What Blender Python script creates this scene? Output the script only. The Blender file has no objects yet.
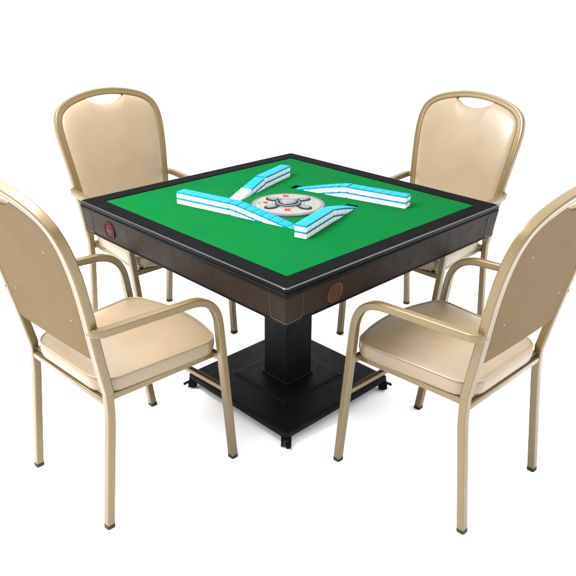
import bpy, bmesh, math, random
from mathutils import Vector, Matrix
random.seed(4)
PI = math.pi
scene = bpy.context.scene
COL = scene.collection

# ------------------------------------------------------------------ materials
def mat(name, col, rough=.5, metal=0.0, spec=.5, coat=0.0, coat_rough=.1, bump=0.0, bscale=400, cvar=0.0, cscale=6,
        rvar=0.0, rscale=25, sheen=0.0, detail=3):
    m = bpy.data.materials.new(name); m.use_nodes = True
    nt = m.node_tree; b = nt.nodes['Principled BSDF']
    b.inputs['Base Color'].default_value = (*col, 1)
    b.inputs['Roughness'].default_value = rough
    b.inputs['Metallic'].default_value = metal
    b.inputs['Specular IOR Level'].default_value = spec
    b.inputs['Coat Weight'].default_value = coat
    b.inputs['Coat Roughness'].default_value = coat_rough
    b.inputs['Sheen Weight'].default_value = sheen
    tc = nt.nodes.new('ShaderNodeTexCoord')
    def noise(scale, det=3):
        n = nt.nodes.new('ShaderNodeTexNoise'); n.inputs['Scale'].default_value = scale
        n.inputs['Detail'].default_value = det
        nt.links.new(tc.outputs['Object'], n.inputs['Vector']); return n
    if cvar > 0:
        n = noise(cscale, 5); r = nt.nodes.new('ShaderNodeValToRGB')
        r.color_ramp.elements[0].position = .3; r.color_ramp.elements[1].position = .7
        r.color_ramp.elements[0].color = (*[c*(1-cvar) for c in col], 1)
        r.color_ramp.elements[1].color = (*[min(1, c*(1+cvar)) for c in col], 1)
        nt.links.new(n.outputs['Fac'], r.inputs['Fac']); nt.links.new(r.outputs['Color'], b.inputs['Base Color'])
    if rvar > 0:
        n = noise(rscale, 4); mr = nt.nodes.new('ShaderNodeMapRange')
        mr.inputs['From Min'].default_value = .3; mr.inputs['From Max'].default_value = .7
        mr.inputs['To Min'].default_value = max(.02, rough-rvar); mr.inputs['To Max'].default_value = min(1, rough+rvar)
        nt.links.new(n.outputs['Fac'], mr.inputs['Value']); nt.links.new(mr.outputs['Result'], b.inputs['Roughness'])
    if bump > 0:
        n = noise(bscale, detail); bp = nt.nodes.new('ShaderNodeBump')
        bp.inputs['Strength'].default_value = bump; bp.inputs['Distance'].default_value = .002
        nt.links.new(n.outputs['Fac'], bp.inputs['Height']); nt.links.new(bp.outputs['Normal'], b.inputs['Normal'])
    return m

M = {}
M['gold']    = mat('champagne_metal', (.088, .061, .0235), rough=.36, metal=.28, spec=.40, coat=.15, coat_rough=.12, rvar=.03, bump=.05, bscale=1200)
M['vinyl']   = mat('champagne_vinyl', (.143, .108, .067), rough=.33, spec=.38, bump=.14, bscale=330, cvar=.04, cscale=9, rvar=.06, rscale=14)
M['board']   = mat('tan_back_board', (.090, .061, .030), rough=.6, spec=.03, bump=.12, bscale=420, cvar=.05, cscale=7)
M['piping']  = mat('champagne_piping', (.155, .118, .072), rough=.35, spec=.45, coat=.1)
M['rubber']  = mat('black_rubber', (.006, .006, .006), rough=.7, spec=.3)
M['screw']   = mat('screw_metal', (.12, .09, .05), rough=.3, metal=.6)
M['floor']   = mat('white_floor', (.93, .93, .93), rough=.6, spec=.2)
M['rim']     = mat('black_rim', (.0028, .0029, .0030), rough=.55, spec=.006, bump=.15, bscale=900, rvar=.05)
M['edge']    = mat('black_rim_edge', (.001, .001, .0012), rough=.10, spec=.5, rvar=.02)
M['gloss']   = mat('black_gloss', (.001, .001, .0013), rough=.45, spec=.06)
M['felt']    = mat('green_felt', (.0006, .054, .0115), rough=.95, spec=.02, bump=.45, bscale=1500, cvar=.05, cscale=7, sheen=.0)
M['apron']   = mat('brown_panel', (.0105, .0064, .0043), rough=.5, spec=.05, bump=.25, bscale=500, cvar=.10, cscale=12, rvar=.05)
M['trim']    = mat('bronze_trim', (.09, .055, .025), rough=.3, metal=.8)
M['dark']    = mat('inner_dark', (.0025, .0025, .003), rough=.7, spec=.1)
M['base']    = mat('black_steel', (.0022, .0028, .0033), rough=.48, spec=.05, bump=.3, bscale=800, rvar=.05)
M['red']     = mat('dark_red_enamel', (.020, .0020, .0014), rough=.4, spec=.03)
M['redl']    = mat('worn_red_enamel', (.045, .011, .008), rough=.4, spec=.08)
M['copper']  = mat('copper_badge', (.030, .011, .005), rough=.35, metal=.3, spec=.2)
M['tilew']   = mat('ivory_white', (.56, .585, .58), rough=.3, spec=.4)
M['tileb']   = mat('tile_blue', (.0009, .118, .220), rough=.45, spec=.06)
M['panelg']  = mat('panel_stone_grey', (.105, .104, .094), rough=.55, spec=.12, cvar=.06, cscale=30)
M['ring']    = mat('panel_ring_grey', (.022, .024, .027), rough=.4, spec=.2)
M['mark']    = mat('panel_print_dark', (.006, .008, .010), rough=.5, spec=.05)
M['pbtn']    = mat('panel_button_grey', (.060, .066, .070), rough=.35, spec=.2)
M['predm']   = mat('panel_print_red', (.22, .016, .008), rough=.5, spec=.05)
M['glass']   = mat('dome_clear', (.060, .064, .064), rough=.22, spec=.2, coat=.2, coat_rough=.1)

# ------------------------------------------------------------------ helpers
def tag(o, label=None, cat=None, group=None, kind=None):
    if label: o['label'] = label
    if cat: o['category'] = cat
    if group: o['group'] = group
    if kind: o['kind'] = kind
    return o

def empty(name, loc=(0, 0, 0), rz=0.0, **k):
    o = bpy.data.objects.new(name, None); COL.objects.link(o)
    o.location = loc; o.rotation_euler = (0, 0, rz); o.empty_display_size = .05
    return tag(o, **k)

def obj(name, bm, mats, parent=None, smooth=True, angle=None, wn=True, recalc=True):
    if recalc: bmesh.ops.recalc_face_normals(bm, faces=bm.faces)
    me = bpy.data.meshes.new(name); bm.to_mesh(me); bm.free()
    for m in (mats if isinstance(mats, (list, tuple)) else [mats]): me.materials.append(m)
    o = bpy.data.objects.new(name, me); COL.objects.link(o)
    if smooth:
        me.shade_smooth()
        if angle: me.set_sharp_from_angle(angle=math.radians(angle))
        if wn:
            w = o.modifiers.new('wn', 'WEIGHTED_NORMAL'); w.keep_sharp = True
    if parent: o.parent = parent
    return o

def rrect(w, d, r, n=3):
    """closed outline of a rounded rectangle"""
    p = []
    for cx, cy, a0 in ((w/2-r, d/2-r, 0), (-w/2+r, d/2-r, PI/2), (-w/2+r, -d/2+r, PI), (w/2-r, -d/2+r, 1.5*PI)):
        for i in range(n+1):
            a = a0 + PI/2*i/n; p.append((cx+r*math.cos(a), cy+r*math.sin(a)))
    return p

def stack(bm, rings, mats=None, cap0=True, cap1=True):
    """skin a list of closed rings (lists of 3-D points of equal length); mats: material index per band"""
    vs = [[bm.verts.new(p) for p in r] for r in rings]; n = len(vs[0])
    for k in range(len(vs)-1):
        for i in range(n):
            f = bm.faces.new((vs[k][i], vs[k][(i+1) % n], vs[k+1][(i+1) % n], vs[k+1][i]))
            if mats: f.material_index = mats[k]
    if cap0:
        f = bm.faces.new(vs[0][::-1])
        if mats: f.material_index = mats[0]
    if cap1:
        f = bm.faces.new(vs[-1])
        if mats: f.material_index = mats[-1]
    return vs

def rbox(bm, w, d, h, r=.004, b=.002, at=(0, 0, 0), n=3, rot=None):
    """box with rounded vertical corners and softened top and bottom; at = centre of its bottom"""
    R = []
    for z, ins in ((0, b), (b*.3, b*.3), (b, 0), (h-b, 0), (h-b*.3, b*.3), (h, b)):
        R.append([Vector((x, y, z)) for x, y in rrect(w-2*ins, d-2*ins, max(r-ins, .0004), n)])
    o = Vector(at)
    stack(bm, [[(rot @ p if rot else p)+o for p in ring] for ring in R])

def smooth_path(pts, sub=6):
    """Catmull-Rom through points"""
    P = [Vector(p) for p in pts]; out = []
    for i in range(len(P)-1):
        p0 = P[i-1] if i > 0 else P[i]*2-P[i+1]; p1, p2 = P[i], P[i+1]
        p3 = P[i+2] if i+2 < len(P) else P[i+1]*2-P[i]
        for k in range(sub):
            t = k/sub
            out.append(.5*((2*p1)+(-p0+p2)*t+(2*p0-5*p1+4*p2-p3)*t*t+(-p0+3*p1-3*p2+p3)*t*t*t))
    out.append(P[-1]); return out

def fillet(pts, rads, n=7):
    """polyline with circular-ish fillets"""
    P = [Vector(p) for p in pts]; out = [P[0]]
    for i in range(1, len(P)-1):
        a, b, c = P[i-1], P[i], P[i+1]; r = rads[i-1]
        if r <= 0: out.append(b); continue
        d1 = (a-b).normalized(); d2 = (c-b).normalized()
        s = b+d1*r; e = b+d2*r
        for k in range(n+1):
            t = k/n; out.append(s*(1-t)**2+b*2*t*(1-t)+e*t*t)
    out.append(P[-1]); return out

def sweep(bm, path, prof, u0, closed=False, cap=True, mi=None):
    """sweep a closed 2-D profile; u0 = starting direction of the profile's first axis"""
    P = [Vector(p) for p in path]; u = Vector(u0); rings = []
    for i, p in enumerate(P):
        t = (P[min(i+1, len(P)-1)]-P[max(i-1, 0)])
        if i == 0: t = P[1]-P[0]
        t.normalize(); u = (u-t*u.dot(t)).normalized(); v = t.cross(u)
        rings.append([p+u*a+v*b for a, b in prof])
    vs = stack(bm, rings, cap0=cap, cap1=cap)
    return vs

def disc_ring(c, r, z, n=48, ry=None):
    ry = ry or r
    return [(c[0]+r*math.cos(2*PI*i/n), c[1]+ry*math.sin(2*PI*i/n), z) for i in range(n)]

# ------------------------------------------------------------------ the setting
bm = bmesh.new()
S_ = 150
f = bm.faces.new([bm.verts.new(p) for p in ((-S_, -S_, 0), (S_, -S_, 0), (S_, S_, 0), (-S_, S_, 0))])
fl = obj('floor', bm, M['floor'], smooth=False); tag(fl, 'plain seamless white studio floor', 'floor', kind='structure')

# ------------------------------------------------------------------ armchair
KB = .174                                   # lean of the back
def back_pt(x, z, off=0.0):                # point on the plane of the back; off>0 towards the sitter
    c = max(0, z-.70); y = -.193-KB*(z-.43)-.37*c*c
    n = Vector((0, 1, KB+.74*c)).normalized()
    return Vector((x, y, z))+n*off
BACK_OUT = [(.203, .445), (.2045, .47), (.2075, .53), (.2135, .61), (.2235, .70), (.2335, .79), (.2395, .86), (.2385, .912),
            (.224, .954), (.190, .983), (.145, 1.0005), (.095, 1.012), (.045, 1.0185), (0, 1.0205)]
INS = .0150

def back_centre():
    pts = [back_pt(x, z) for x, z in BACK_OUT]
    left = smooth_path(pts, 4)
    right = [Vector((-p.x, p.y, p.z)) for p in left[:-1]][::-1]
    return left+right
def inner_half_width(z):
    o = BACK_OUT
    for (x0, z0), (x1, z1) in zip(o[:-1], o[1:]):
        if z0 <= z <= z1: return x0+(x1-x0)*(z-z0)/(z1-z0)
    return o[0][0]

ZSC = .9705
def pad_outline(gap, zb, rb, scoop=True):
    """closed outline (x, z) filling the frame of the back, with the hand hole scooped from its top"""
    C = [(p.x, p.z) for p in back_centre()]
    half = C[:len(C)//2+1]
    # shift inwards along the 2-D normal
    ins = []
    for i, (x, z) in enumerate(half):
        a = half[max(i-1, 0)]; b = half[min(i+1, len(half)-1)]
        tx, tz = b[0]-a[0], b[1]-a[1]; l = math.hypot(tx, tz)
        ins.append((x-tz/l*(INS+gap), z+tx/l*(INS+gap)))
    H = []
    # bottom: from centre to corner
    wb = inner_half_width(zb)-INS-gap
    nb = 8
    for i in range(nb): H.append((max(0, (wb-rb))*i/nb, zb-.004*(1-(i/nb)**2)))
    for i in range(6):
        a = -PI/2+PI/2*i/5; H.append((wb-rb+rb*math.cos(a), zb+rb+rb*math.sin(a)))
    for x, z in ins:
        if z > zb+rb+.006 and (x > .084 or not scoop): H.append((x, z))
    if scoop:
        x0, z0 = H[-1]
        dz = z0-.971
        for i in range(1, 11):
            t = i/10; x = x0*(1-t); H.append((x, ZSC+(z0-ZSC)*(x/x0)**2.3))
    left = [(-x, z) for x, z in H if x > 1e-4][::-1]
    return H+left

TP = .0225                                  # tube size
def tube_prof(w=.0225, d=.0225, r=.0038, n=3): return rrect(w, d, r, n)
# grooved section of the back frame: first axis = plane normal (depth), second = in-plane width
def frame_prof():
    w, d, r = .0275, .030, .0055           # w depth, d in-plane
    base = rrect(w, d, r, 3)
    out = []
    for i, p in enumerate(base):
        out.append(p)
        q = base[(i+1) % len(base)]
        # cut a fine groove into the two broad faces (constant first axis)
        if abs(p[0]-q[0]) < 1e-6 and abs(p[1]-q[1]) > .008:
            sx = 1 if p[0] > 0 else -1
            for t, dep in ((.60, 0), (.66, .0012), (.72, 0)):
                tt = t if sx > 0 else 1-t
                pass
            ts = ((.26, 0), (.32, .0014), (.38, 0))
            for t, dep in ts: out.append((p[0]-sx*dep, p[1]+(q[1]-p[1])*t))
    return out

def foot_cap(parent, p, t, u):
    bm = bmesh.new(); t = Vector(t).normalized()
    sweep(bm, [Vector(p)-t*.001, Vector(p)+t*.009, Vector(p)+t*.012], rrect(.0265, .0265, .006, 3), u)
    # keep the sole flat on the floor
    for v in bm.verts: v.co.z = max(v.co.z, .0)
    return obj('foot_cap', bm, M['rubber'], parent)

def make_chair():
    root = empty('armchair')
    # rear legs -------------------------------------------------------------
    for s in (1, -1):
        bm = bmesh.new()
        top = back_pt(.203*s, .445)
        path = fillet([(.205*s, -.246, .004), (.203*s, -.191, .405), back_pt(.203*s, .445)], [.05], 6)
        path = fillet([(.205*s, -.240, .004), (.2035*s, -.1935, .385), back_pt(.203*s, .445)], [.058], 8)
        sweep(bm, path, tube_prof(.0245, .0245), (0, 1, 0))
        leg = obj('leg', bm, M['gold'], root, angle=50)
        foot_cap(leg, path[0]-Vector((0, 0, .004)), path[1]-path[0], (0, 1, 0))
    # front legs ------------------------------------------------------------
    A0 = Vector((.2235, .236, .004)); AC = Vector((.2445, .168, .629)); AB = AC-(AC-A0).normalized()*.105
    fx = lambda s: [Vector((A0.x*s, A0.y, A0.z)), Vector((AB.x*s, AB.y, AB.z))]
    for s in (1, -1):
        a, b = fx(s); bm = bmesh.new()
        sweep(bm, [a, a.lerp(b, .5), b], tube_prof(.0245, .0245), (0, 1, 0))
        leg = obj('leg', bm, M['gold'], root, angle=50)
        foot_cap(leg, a-Vector((0, 0, .004)), b-a, (0, 1, 0))
    # armrests --------------------------------------------------------------
    for s in (1, -1):
        a, b = fx(s); d = (b-a).normalized()
        corner = Vector((AC.x*s, AC.y, AC.z))
        pts = [b, corner, Vector((.2475*s, -.175, .650)), Vector((.2465*s, -.2325, .653)), Vector((.2170*s, -.2335, .653))]
        path = fillet(pts, [.102, 0, .026], 14)
        bm = bmesh.new()
        sweep(bm, path, tube_prof(.0245, .0245, .0048), (0, 1, 0))
        obj('armrest', bm, M['gold'], root, angle=50)
    # back frame ------------------------------------------------------------
    bm = bmesh.new()
    sweep(bm, back_centre(), frame_prof(), (0, 1, KB))
    bf = obj('back_frame', bm, M['gold'], root, angle=50)
    # seat rails --------------------------------------------------------------
    bm = bmesh.new(); pr = tube_prof(.02, .02, .004)
    sweep(bm, [(-.192, -.196, .408), (0, -.196, .408), (.192, -.196, .408)], pr, (0, 0, 1))
    sweep(bm, [(-.192, -.187, .427), (0, -.187, .427), (.192, -.187, .427)], rrect(.009, .016, .002, 2), (0, 0, 1))
    sweep(bm, [(-.233, .190, .408), (0, .190, .408), (.233, .190, .408)], pr, (0, 0, 1))
    for s in (1, -1):
        sweep(bm, [(.176*s, -.186, .409), (.196*s, .182, .409)], rrect(.022, .02, .004, 3), (0, 0, 1))
    obj('seat_frame', bm, M['gold'], root)
    bm = bmesh.new()
    sweep(bm, [(-.226, .2045, .285), (0, .2045, .285), (.226, .2045, .285)], rrect(.018, .018, .004, 3), (0, 0, 1))
    obj('stretcher', bm, M['gold'], root)
    # seat cushion ------------------------------------------------------------
    def seat_ring(ins, z):
        # rear corners, bowed front
        pts = []
        def hw(y): return .187+(.224-.187)*((y+.205)/.41)
        yr, yf = -.205+ins, .205-ins
        rr, rf = .072, .055
        right = []
        for i in range(7):
            a = -PI/2+PI/2*i/6
            right.append((hw(yr+rr)-ins-rr+rr*math.cos(a), yr+rr+rr*math.sin(a)))
        for i in range(1, 8):
            y = yr+rr+(yf-rf-yr-rr)*i/8; right.append((hw(y)-ins, y))
        for i in range(7):
            a = PI/2*i/6*.9
            right.append((hw(yf-rf)-ins-rf+rf*math.cos(a), yf-rf+rf*math.sin(a)))
        xe, ye = right[-1]
        for i in range(1, 8):
            t = i/8; x = xe*(1-t); right.append((x, ye+.028*(1-(x/xe)**2)))
        right.append((0, ye+.028))
        left = [(-x, y) for x, y in right[:-1]][::-1]
        return [(x, y, z) for x, y in right+left]
    bm = bmesh.new(); R = [(.012, .420), (.003, .423), (.001, .432), (-.001, .448), (0, .463), (.002, .4675), (.006, .4705)]
    rings = [seat_ring(i, z) for i, z in R]
    base = seat_ring(.006, .4705)
    for f_ in (.94, .86, .76, .64, .5, .34, .16):
        h = .4705+.022*(1-f_**3.2)
        rings.append([(x*f_, y*f_+.004*(1-f_), h) for x, y, z in base])
    stack(bm, rings)
    seat = obj('seat', bm, M['vinyl'], root)
    bm = bmesh.new(); rg = seat_ring(.0015, .4695); rg2 = rg+[rg[0]]
    sweep(bm, rg2, [(.0032*math.cos(2*PI*i/6), .0032*math.sin(2*PI*i/6)) for i in range(6)], (0, 0, 1), cap=False)
    obj('piping', bm, M['piping'], seat)
    # back cushion (front) ------------------------------------------------------
    O = pad_outline(-.0040, .560, .02)
    cx, cz = 0, .79
    bm = bmesh.new(); rings = []
    for f_, off in [(1, -.004), (1, .004)]+[(g, .004+.018*(1-g**9)**.5) for g in (.996, .985, .965, .93, .88, .80, .68, .50, .3, .12)]:
        rings.append([back_pt(cx+(x-cx)*f_, cz+(z-cz)*f_, off) for x, z in O])
    stack(bm, rings)
    obj('back_cushion', bm, M['vinyl'], root, angle=60)
    # rear panel ----------------------------------------------------------------
    O = pad_outline(-.0040, .553, .02)
    bm = bmesh.new(); rings = []
    for f_, off in ((1, -.0045), (1, -.0075), (.994, -.0095), (.97, -.0105), (.8, -.011), (.4, -.011)):
        rings.append([back_pt(cx+(x-cx)*f_, cz+(z-cz)*f_, off) for x, z in O])
    stack(bm, rings)
    rp = obj('back_panel', bm, M['board'], root, angle=60)
    for s in (1, -1):
        for z in (.665, .868):
            x = (.148 if z < .7 else .142)*s
            c = back_pt(x, z, -.011); n = -Vector((0, 1, KB)).normalized(); n = (back_pt(x, z, -.012)-back_pt(x, z)).normalized(); e1 = Vector((1, 0, 0)); e2 = n.cross(e1)
            bm = bmesh.new()
            stack(bm, [[c+n*h+(e1*math.cos(2*PI*i/14)+e2*math.sin(2*PI*i/14))*r for i in range(14)] for h, r in ((0, .0042), (.0008, .004), (.0014, .0028), (.0015, .001))])
            obj('screw', bm, M['screw'], rp)
    return root

def kids(o): return [c for c in bpy.data.objects if c.parent == o]
def copy_tree(o, parent=None):
    c = o.copy(); COL.objects.link(c); c.parent = parent
    for k in kids(o): copy_tree(k, c)
    return c

chair = make_chair()
LAB = ['champagne gold armchair in the left foreground, seen from behind, cut by the picture edge',
       'champagne gold armchair in the right foreground, seen from behind, cut by the picture edge',
       'champagne gold armchair facing us behind the table corner with the red badge',
       'champagne gold armchair facing us behind the right corner of the table']
SPOT = [(-.503, -.452, .826), (.500, -.450, 2.348), (-.572, .470, -.790), (.557, .474, -2.348)]
chairs = []
for i, ((x, y, r), lab) in enumerate(zip(SPOT, LAB)):
    c = chair if i == 0 else copy_tree(chair)
    if i > 1:                              # the two far chairs have no front stretcher
        for k in kids(c):
            if k.name.startswith('stretcher'): bpy.data.objects.remove(k)
    chairs.append((c, x, y, r, lab))
for c, x, y, r, lab in chairs:
    c.location = (x, y, 0); c.rotation_euler = (0, 0, r-PI/2)
    tag(c, lab, 'armchair', 'armchairs round the mahjong table')

# ------------------------------------------------------------------ mahjong table
H = .76
T = empty('mahjong_table', (0, 0, 0), -PI/4, label='square mahjong table with green felt top, black rim, brown sides and black pedestal', cat='table')
FZ = H-.004                                # level of the felt
HS, HF = .521, .4565
def sq(h, z, r=.006, n=3): return [(x, y, z) for x, y in rrect(2*h, 2*h, r, n)]
# black rim
bm = bmesh.new()
prof = [(HF-.004, FZ-.012, .001), (HF, FZ-.001, .001), (HF+.0015, H-.0005, .002), (HF+.004, H, .003), (HS-.0075, H, .0095)]
stack(bm, [sq(h, z, r, 5) for h, z, r in prof], cap0=False, cap1=False)
obj('table_rim', bm, M['rim'], T, angle=40)
bm = bmesh.new(); er = .0045
arc = [(HS-er+er*math.sin(a), H-.0001-er*(1-math.cos(a)), .014) for a in [PI/2*i/7 for i in range(1, 7)]]
prof = [(HS-.0075, H-.0006, .0095), (HS-er, H-.0001, .010)]+arc
stack(bm, [sq(h, z, r, 5) for h, z, r in prof], cap0=False, cap1=False)
obj('rim_edge', bm, M['edge'], T, angle=60)
bm = bmesh.new()
prof = [arc[-1], (HS, H-.0055, .014), (HS, H-.0120, .014), (HS-.003, H-.0132, .012), (HS-.003, H-.0155, .012)]
stack(bm, [sq(h, z, r, 5) for h, z, r in prof], cap0=False, cap1=False)
obj('rim_side', bm, M['gloss'], T, angle=60)
bm = bmesh.new()
stack(bm, [sq(h, z, r) for h, z, r in ((HS-.003, H-.0150, .01), (HS+.0003, H-.0160, .012), (HS+.001, H-.018, .012), (HS+.001, H-.0230, .012), (HS+.0002, H-.0258, .012), (HS-.012, H-.0266, .010))], cap0=False, cap1=False)
obj('edge_moulding', bm, M['gloss'], T, angle=60)
# tile walls: start, direction (table axes), tiles, ramp start, ramp end, side for depth
TL, TW, TH = .0318, .041, .0215
def unit(a, b): 
    v = Vector((b[0]-a[0], b[1]-a[1])); l = v.length; return v/l, l
WALLS = {}
def wall(key, p, q, inward, r0, r1): 
    d, l = unit(p, q); n = Vector((-d.y, d.x))*inward
    WALLS[key] = (Vector(p), d, n, r0, r1)
wall('left', (-.266, -.286), (.20, -.176), 1, .235, .475)
wall('right', (.315, .249), (-.112, .146), -1, .235, .44)
wall('front', (.292, -.214), (.190, .135), 1, .185, .375)
wall('rear', (-.250, .251), (-.128, -.15), -1, .175, .40)
# felt with four slots
bm = bmesh.new()
def loop(pts):
    vs = [bm.verts.new((x, y, FZ)) for x, y in pts]
    for i in range(len(vs)): bm.edges.new((vs[i], vs[(i+1) % len(vs)]))
loop([(-HF-.001, -HF-.001), (HF+.001, -HF-.001), (HF+.001, HF+.001), (-HF-.001, HF+.001)])
slots = []
for key, (p, d, n, r0, r1) in WALLS.items():
    g = .0012
    tail = {'left': .012, 'right': .026, 'front': .014, 'rear': .006}[key]
    a = p+d*(r0+.02)-n*g; b = p+d*(r1+tail)-n*g
    c_ = b+n*(TW+2*g); e = a+n*(TW+2*g)
    pts = [(v.x, v.y) for v in (a, b, c_, e)]; slots.append(pts); loop(pts)
bmesh.ops.triangle_fill(bm, use_beauty=True, edges=bm.edges[:])
for f in bm.faces:
    if f.normal.z < 0: f.normal_flip()
obj('felt_top', bm, M['felt'], T, smooth=False, recalc=False)
bm = bmesh.new()
for pts in slots:
    a = [bm.verts.new((x, y, FZ)) for x, y in pts]; b = [bm.verts.new((x, y, FZ-.062)) for x, y in pts]
    for i in range(4): bm.faces.new((a[i], a[(i+1) % 4], b[(i+1) % 4], b[i]))
    bm.faces.new(b)
obj('tile_chute', bm, M['dark'], T, smooth=False)
# apron -------------------------------------------------------------------
ZT, ZB = H-.0275, .6535
def hs(z): return .5185-.007*(ZT-z)/(ZT-ZB)
def at_face(side, a, z, out=0):
    """point on apron face: side 0 = front-left face (y=-), 1 = front-right (x=+), 2 back (y=+), 3 back-left (x=-)"""
    h = hs(z)+out
    v = Vector((a, -h, z)); R = Matrix.Rotation(side*PI/2, 3, 'Z'); return R @ v
def slab(bm, side, a0, a1, z0, z1, out=0.0, thick=.012, b=.0012):
    rings = []
    for o_, i_ in ((out-thick, 0), (out-b, 0), (out-b*.3, b*.3), (out, b)):
        rings.append([at_face(side, a0+i_, z0+i_, o_), at_face(side, a1-i_, z0+i_, o_), at_face(side, a1-i_, z1-i_, o_), at_face(side, a0+i_, z1-i_, o_)])
    stack(bm, rings, cap0=True, cap1=True)
seams = [-.455, -.225, .215, .455]
for side in range(4):
    for k in range(3):
        bm = bmesh.new()
        slab(bm, side, seams[k]+.0003, seams[k+1]-.0003, ZB, ZT, 0, b=.0005)
        obj('side_panel', bm, M['apron'], T, smooth=False)
# corner pieces: wrap round the corner
for k in range(4):
    R = Matrix.Rotation(k*PI/2, 3, 'Z'); bm = bmesh.new(); rings = []
    for z in (ZB, ZB+.0008, ZT-.0008, ZT):
        h = hs(z)-(.0012 if z in (ZB, ZT) else 0)+.0006; t = .012; r = .005
        out = [(.4562, -h)]+[(h-r+r*math.sin(a), -h+r-r*math.cos(a)) for a in [PI/2*i/5 for i in range(6)]]+[(h, -.4562)]
        inn = [(h-t, -.4562), (h-t, -h+t), (.4562, -h+t)]
        rings.append([R @ Vector((x, y, z)) for x, y in out+inn])
    stack(bm, rings); obj('corner_panel', bm, M['apron'], T, angle=30, wn=False)
# fine bronze lines beside and below the corner pieces
for k in range(4):
    bm = bmesh.new(); R = Matrix.Rotation(k*PI/2, 3, 'Z')
    for s in (0, 1):
        def fp(a, z, o=.0012):
            h = hs(z)+o; v = Vector((a, -h, z)) if s == 0 else Vector((h, -a, z)); return R @ v
        for (a0, a1, z0, z1) in ((.4545, .4557, ZB+.001, ZT-.001), (.4560, .5125, ZB+.0005, ZB+.0022)):
            stack(bm, [[fp(a0, z0, -.002), fp(a1, z0, -.002), fp(a1, z1, -.002), fp(a0, z1, -.002)], [fp(a0, z0), fp(a1, z0), fp(a1, z1), fp(a0, z1)]])
    obj('bronze_trim', bm, M['trim'], T, smooth=False)
# black bottom frame with underside
bm = bmesh.new()
stack(bm, [sq(h, z, .006) for h, z in ((.46, ZB-.004), (.5105, ZB-.007), (.513, ZB-.0055), (.5135, ZB-.003), (.5128, ZB-.0002), (.49, ZB-.0002))], cap0=True, cap1=False)
obj('bottom_frame', bm, M['gloss'], T, angle=40)
# badges --------------------------------------------------------------------
def badge(side, a, z, r, mats, kind):
    c = at_face(side, a, z); R = Matrix.Rotation(side*PI/2, 3, 'Z')
    ex = R @ Vector((1, 0, 0)); up = Vector((0, 0, 1)); n = R @ Vector((0, -1, 0))
    n = (n+up*-.07).normalized(); up = (up-n*up.dot(n)).normalized()
    def P(u, v, h): return c+ex*u+up*v+n*h
    def ring(rr, h, N=40): return [P(rr*math.cos(2*PI*i/N), rr*math.sin(2*PI*i/N), h) for i in range(N)]
    bm = bmesh.new()
    stack(bm, [ring(r, -.004), ring(r, .002), ring(r*.97, .0034), ring(r*.90, .0036), ring(r*.86, .0022), ring(r*.84, .002), ring(r*.4, .0021)])
    b = obj('badge', bm, mats[0], T, angle=60)
    bm = bmesh.new()
    if kind == 'red':
        # illegible pressed emblem: two curled strokes over a diagonal band
        for pts in ([(-.52, .12), (0, .12), (.52, .12)], [(-.52, -.10), (0, -.10), (.52, -.10)], [(-.3, .42), (.3, .42)], [(0, .36), (0, .18)], [(-.28, -.40), (.05, -.34), (.3, -.46)]):
            sp = smooth_path([(u, v, 0) for u, v in pts], 5)
            sweep(bm, [P(q.x*r, q.y*r, .0024) for q in sp], rrect(.0046, .0014, .0004, 1), tuple(up))
        obj('emblem', bm, mats[1], b, angle=50)
    else:
        for pts in ([(-.15, .5), (-.35, .1), (-.35, -.3), (-.1, -.52)], [(.1, .45), (.2, 0), (.1, -.45)], [(-.3, .05), (0, .12), (.3, .02)]):
            sp = smooth_path([(u, v, 0) for u, v in pts], 5)
            sweep(bm, [P(q.x*r, q.y*r, .0022) for q in sp], rrect(.002, .001, .0003, 1), tuple(up))
        obj('emblem', bm, mats[1], b, angle=50)
    return b
badge(0, -.338, .694, .032, (M['red'], M['redl']), 'red')['label'] = 'round dark red badge near the left corner'
badge(1, -.328, .690, .031, (M['copper'], M['copper']), 'copper')['label'] = 'round copper brown badge near the front corner'
# pedestal ---------------------------------------------------------------------
bm = bmesh.new()
cw = .0655
stack(bm, [sq(h, z, .008) for h, z in ((cw, .0835), (cw, .40), (cw, ZB-.004))])
obj('column', bm, M['base'], T, angle=40)
bm = bmesh.new()
stack(bm, [sq(h, z, .010) for h, z in ((.0725, .0705), (.0725, .0775), (.071, .0805), (.0675, .083), (.0650, .0835))], cap0=False, cap1=True)
obj('column_collar', bm, M['base'], T, angle=40)
bm = bmesh.new(); hb = .2755
stack(bm, [sq(h, z, .012, 5) for h, z in ((hb-.012, .0385), (hb-.002, .0395), (hb, .0415), (hb, .057), (hb-.0015, .0605), (hb-.006, .063), (hb-.014, .0642), (.158, .0650), (.154, .0655), (.149, .0688), (.145, .0702), (.139, .0708), (.06, .0712))])
obj('base_plate', bm, M['base'], T, angle=50)
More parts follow.
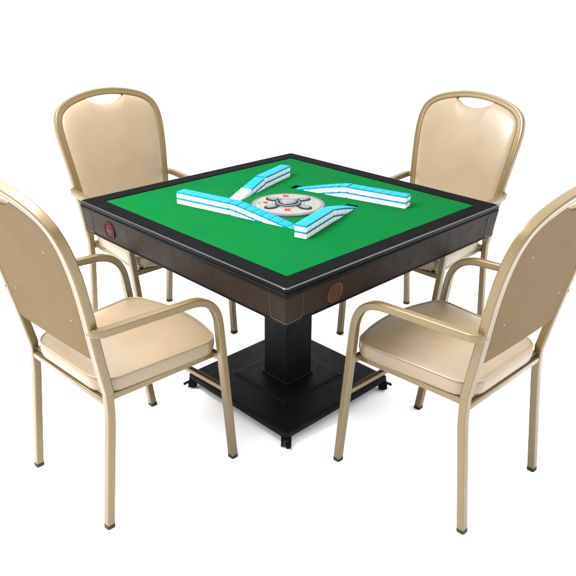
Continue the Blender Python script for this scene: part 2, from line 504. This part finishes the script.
# casters with levelling brake pedals
for k in range(4):
    ang = k*PI/2+PI/4; c = Vector((math.cos(ang), math.sin(ang), 0))*(.2755*math.sqrt(2)-.022); R = Matrix.Rotation(ang, 3, 'Z')
    bm = bmesh.new()
    rbox(bm, .036, .034, .006, .005, .001, at=c+Vector((0, 0, .0325)), rot=R)
    rbox(bm, .034, .008, .026, .003, .001, at=c+R @ Vector((.004, .014, .009)), rot=R)
    rbox(bm, .034, .008, .026, .003, .001, at=c+R @ Vector((.004, -.014, .009)), rot=R)
    cs = obj('caster', bm, M['base'], T, angle=40)
    bm = bmesh.new(); N = 20; wc = c+R @ Vector((.004, 0, .0178)); ax = R @ Vector((0, 1, 0)); e1 = R @ Vector((1, 0, 0)); e2 = Vector((0, 0, 1))
    stack(bm, [[wc+ax*h+(e1*math.cos(2*PI*i/N)+e2*math.sin(2*PI*i/N))*r for i in range(N)] for h, r in ((-.0095, .014), (-.008, .0175), (.008, .0175), (.0095, .014))])
    obj('wheel', bm, M['rubber'], cs, angle=50)
    bm = bmesh.new()
    sweep(bm, [c+R @ Vector(q) for q in ((.010, .004, .026), (.024, .006, .025), (.034, .008, .019), (.040, .009, .018))], rrect(.006, .016, .002, 2), (0, 0, 1))
    obj('brake_pedal', bm, M['base'], cs, angle=50)
# control panel --------------------------------------------------------------------
CC = (.013, -.018); ROT = math.radians(42)
bm = bmesh.new(); PZ = FZ
stack(bm, [disc_ring(CC, r, z, 64) for r, z in ((.130, PZ-.004), (.130, PZ+.004), (.128, PZ+.006), (.1235, PZ+.0068), (.1225, PZ+.0062))], cap1=False)
cp = obj('control_panel', bm, M['ring'], T, angle=40)
bm = bmesh.new()
stack(bm, [disc_ring(CC, r, z, 64) for r, z in ((.1225, PZ+.0060), (.110, PZ+.0072), (.06, PZ+.0082))], cap0=False)
obj('panel_face', bm, M['panelg'], cp, angle=40)
for r_ in (.1165, .0560):
    bm = bmesh.new(); zr = PZ+(.0069 if r_ > .1 else .0083)
    stack(bm, [disc_ring(CC, r, z, 64) for r, z in ((r_-.0012, zr-.001), (r_-.0010, zr+.0004), (r_+.0010, zr+.0004), (r_+.0012, zr-.001))], cap0=False, cap1=False)
    obj('printed_ring', bm, M['ring'], cp, angle=40)
def pc(u, v):     # panel coordinates: u to the picture's right, v away
    a = PI/4
    return (CC[0]+u*math.cos(a)-v*math.sin(a), CC[1]+u*math.sin(a)+v*math.cos(a))
def blob(name, u, v, ru, rv, ang, z0, h, m, parent=cp, n=28, dome=False):
    bm = bmesh.new(); rings = []
    lev = ((1, 0), (1, h*.7), (.94, h), (.5, h*1.02)) if not dome else ((1, 0), (1, h*.15), (.93, h*.45), (.78, h*.72), (.5, h*.93), (.2, h))
    for f_, hh in lev:
        r_ = []
        for i in range(n):
            t = 2*PI*i/n; x = ru*f_*math.cos(t); y = rv*f_*math.sin(t)
            X = u+x*math.cos(ang)-y*math.sin(ang); Y = v+x*math.sin(ang)+y*math.cos(ang)
            q = pc(X, Y); r_.append((q[0], q[1], z0+hh))
        rings.append(r_)
    stack(bm, rings); return obj(name, bm, m, parent, angle=50)
zp = PZ+.0068
# dark surround linking the four button pods
blob('dice_surround', 0, .003, .047, .047, 0, zp, .0030, M['mark'])
blob('dice_ring', 0, .003, .0425, .0425, 0, zp+.0030, .0022, M['pbtn'])
blob('dice_well', 0, .003, .0375, .0375, 0, zp+.0050, .0008, M['mark'])
blob('dice_dome', 0, .003, .0290, .0290, 0, zp+.0056, .010, M['glass'], dome=True)
for su, sv, L in ((-1, 1, .070), (1, 1, .070), (-1, -1, .072), (1, -1, .074)):
    a = math.atan2(sv*.62, su*.78); u, v = L*math.cos(a)*1.0, L*math.sin(a)
    bm = bmesh.new(); p0 = pc(.030*math.cos(a), .030*math.sin(a)+.003); p1 = pc(u, v)
    sweep(bm, [(p0[0], p0[1], zp+.0014), ((p0[0]+p1[0])/2, (p0[1]+p1[1])/2, zp+.0014), (p1[0], p1[1], zp+.0014)], rrect(.0028, .026, .001, 2), (0, 0, 1))
    obj('pod_bridge', bm, M['mark'], cp, angle=50)
    pod = blob('button_pod', u, v, .027, .0205, a, zp, .0034, M['mark'])
    blob('button', u, v, .0190, .0125, a, zp+.0030, .0028, M['pbtn'], parent=pod)
# red printed seat marks (unreadably small in the photograph) and a dark round socket
def strokes(u, v, sc, lines, m, name):
    bm = bmesh.new()
    for (x0, y0, x1, y1) in lines:
        a = pc(u+x0*sc, v+y0*sc); b = pc(u+x1*sc, v+y1*sc)
        sweep(bm, [(a[0], a[1], zp+.0012), (b[0], b[1], zp+.0012)], rrect(.0012, .0046, .0003, 1), (0, 0, 1))
    obj(name, bm, m, cp, smooth=False)
MK = [(-1, .9, 1, .9), (-.9, .1, .9, .1), (-1, -.8, 1, -.8), (-.35, .9, -.4, -.8), (.45, .9, .2, -.8), (-1, .5, -.8, -.5)]
strokes(-.009, .084, .0100, MK, M['predm'], 'printed_mark')
strokes(.000, -.074, .0108, MK, M['predm'], 'printed_mark')
strokes(-.078, .004, .0095, [(-1, .7, .8, .9), (-.9, 0, 1, 0), (-.6, -.9, .9, -.8), (0, .9, 0, -.9)], M['predm'], 'printed_mark')
blob('socket', -.101, .003, .009, .009, 0, zp-.0004, .0016, M['pbtn'])

# ------------------------------------------------------------------ mahjong tiles
def tile_mesh(name, white_top=False):
    bm = bmesh.new(); w, d, h = TL-.0006, TW, TH-.0003; rings = []; r = .0009; b = .0006; hb_ = .0152
    for z, i_ in ((0, b), (b*.3, b*.3), (b, 0), (hb_, 0), (hb_+.0001, 0), (h-b, 0), (h-b*.3, b*.3), (h, b)):
        rings.append([(x, y, z) for x, y in rrect(w-2*i_, d-2*i_, r-i_*.8, 2)])
    stack(bm, rings, mats=[0, 0, 0, 1, 1, 1, 1])
    bmesh.ops.recalc_face_normals(bm, faces=bm.faces)
    me = bpy.data.meshes.new(name); bm.to_mesh(me); bm.free()
    me.materials.append(M['tilew']); me.materials.append(M['tilew'] if white_top else M['tileb'])
    me.shade_smooth(); me.set_sharp_from_angle(angle=math.radians(50)); return me
TM = tile_mesh('mahjong_tile'); TMW = tile_mesh('mahjong_tile_white', True)
TROT = Matrix.Rotation(-PI/4, 4, 'Z')
ORD = ['first', 'second', 'third', 'fourth', 'fifth', 'sixth', 'seventh', 'eighth', 'ninth', 'tenth', 'eleventh', 'twelfth', 'thirteenth', 'fourteenth', 'fifteenth', 'sixteenth', 'seventeenth', 'eighteenth']
WN = {'left': 'left tile wall', 'right': 'right tile wall', 'front': 'short front tile wall', 'rear': 'rear tile wall'}
for key, (p, d, n, r0, r1) in WALLS.items():
    L = r1-r0; full = 2*TH+.003
    def drop(s):
        if s <= r0: return 0, 0
        t = (s-r0)/L; e = 1.16
        return full*t**e, full*e*t**(e-1)/L
    i = 0
    while True:
        s = (i+.5)*TL
        dz, sl = drop(s)
        if s > r1+.01 or i > 17: break
        for lay in (0, 1):
            zt = (lay+1)*TH-dz
            if zt < .0015+TL*sl*-.4: continue
            white = key == 'rear' and lay == 1 and s > .272
            o = bpy.data.objects.new('mahjong_tile', TMW if white else TM); COL.objects.link(o)
            o['category'] = 'mahjong tile'; o['group'] = 'mahjong tiles of the '+WN[key]
            o['label'] = '%s mahjong tile %s from outer end, %s layer of the %s' % ('white-topped' if white else 'blue-backed', ORD[i], 'upper' if lay else 'lower', WN[key])
            pitch = math.atan(sl)
            ang = math.atan2(d.y, d.x)
            off = lay*TH
            j = random.uniform(-.0003, .0003)
            pos2 = p+d*(s+math.sin(pitch)*off*.6)+n*(TW/2+j)
            loc = Vector((pos2.x, pos2.y, FZ+.0002-dz+off*math.cos(pitch)))
            o.matrix_world = TROT @ Matrix.Translation(loc) @ Matrix.Rotation(ang, 4, 'Z') @ Matrix.Rotation(pitch, 4, 'Y')
        i += 1

# ------------------------------------------------------------------ light
w = bpy.data.worlds.new('World'); scene.world = w; w.use_nodes = True
nt = w.node_tree; bg = nt.nodes['Background']
tcn = nt.nodes.new('ShaderNodeTexCoord'); sep = nt.nodes.new('ShaderNodeSeparateXYZ')
nt.links.new(tcn.outputs['Generated'], sep.inputs[0])
cr = nt.nodes.new('ShaderNodeValToRGB'); e = cr.color_ramp.elements
e[0].position = 0.0; e[0].color = (.42, .42, .42, 1)
e[1].position = 1.0; e[1].color = (1, 1, 1, 1)
for pos, v in ((.05, .40), (.10, .22), (.42, .25), (.60, .80)):
    q = e.new(pos); q.color = (v, v, v*1.01, 1)
nt.links.new(sep.outputs['Z'], cr.inputs['Fac']); nt.links.new(cr.outputs['Color'], bg.inputs['Color'])
bg.inputs['Strength'].default_value = 4.0
def area(name, loc, target, size, power, col=(1, 1, 1), sy=None):
    l = bpy.data.lights.new(name, 'AREA'); l.energy = power; l.size = size; l.color = col
    if sy: l.shape = 'RECTANGLE'; l.size_y = sy
    o = bpy.data.objects.new(name, l); COL.objects.link(o); o.location = loc
    o.rotation_euler = (Vector(target)-Vector(loc)).to_track_quat('-Z', 'Y').to_euler(); return o
area('overhead_softbox', (-1.2, -.75, 2.4), (.15, .15, .45), 1.1, 158, (1, .985, .955))

# ------------------------------------------------------------------ camera
cam = bpy.data.cameras.new('camera'); co = bpy.data.objects.new('camera', cam); COL.objects.link(co)
F, AZ, PT, RO = 704.2651, -.0082, -.425, .0087
fw = Vector((math.sin(AZ)*math.cos(PT), math.cos(AZ)*math.cos(PT), math.sin(PT)))
r = Vector((math.cos(AZ), -math.sin(AZ), 0)); u = r.cross(fw)
r2 = r*math.cos(RO)+u*math.sin(RO); u2 = -r*math.sin(RO)+u*math.cos(RO)
mw = Matrix((r2, u2, -fw)).transposed().to_4x4(); mw.translation = (.0178, -2.364, 1.5018)
co.matrix_world = mw
cam.sensor_width = 36; cam.sensor_fit = 'HORIZONTAL'; cam.lens = F/576*36; cam.clip_start = .05; cam.clip_end = 600
scene.camera = co
scene.render.resolution_x = scene.render.resolution_y = 1024
vs = scene.view_settings
scene.render.engine = 'CYCLES'
vs.view_transform = 'Standard'; vs.look = 'None'; vs.exposure = .4; vs.gamma = 1
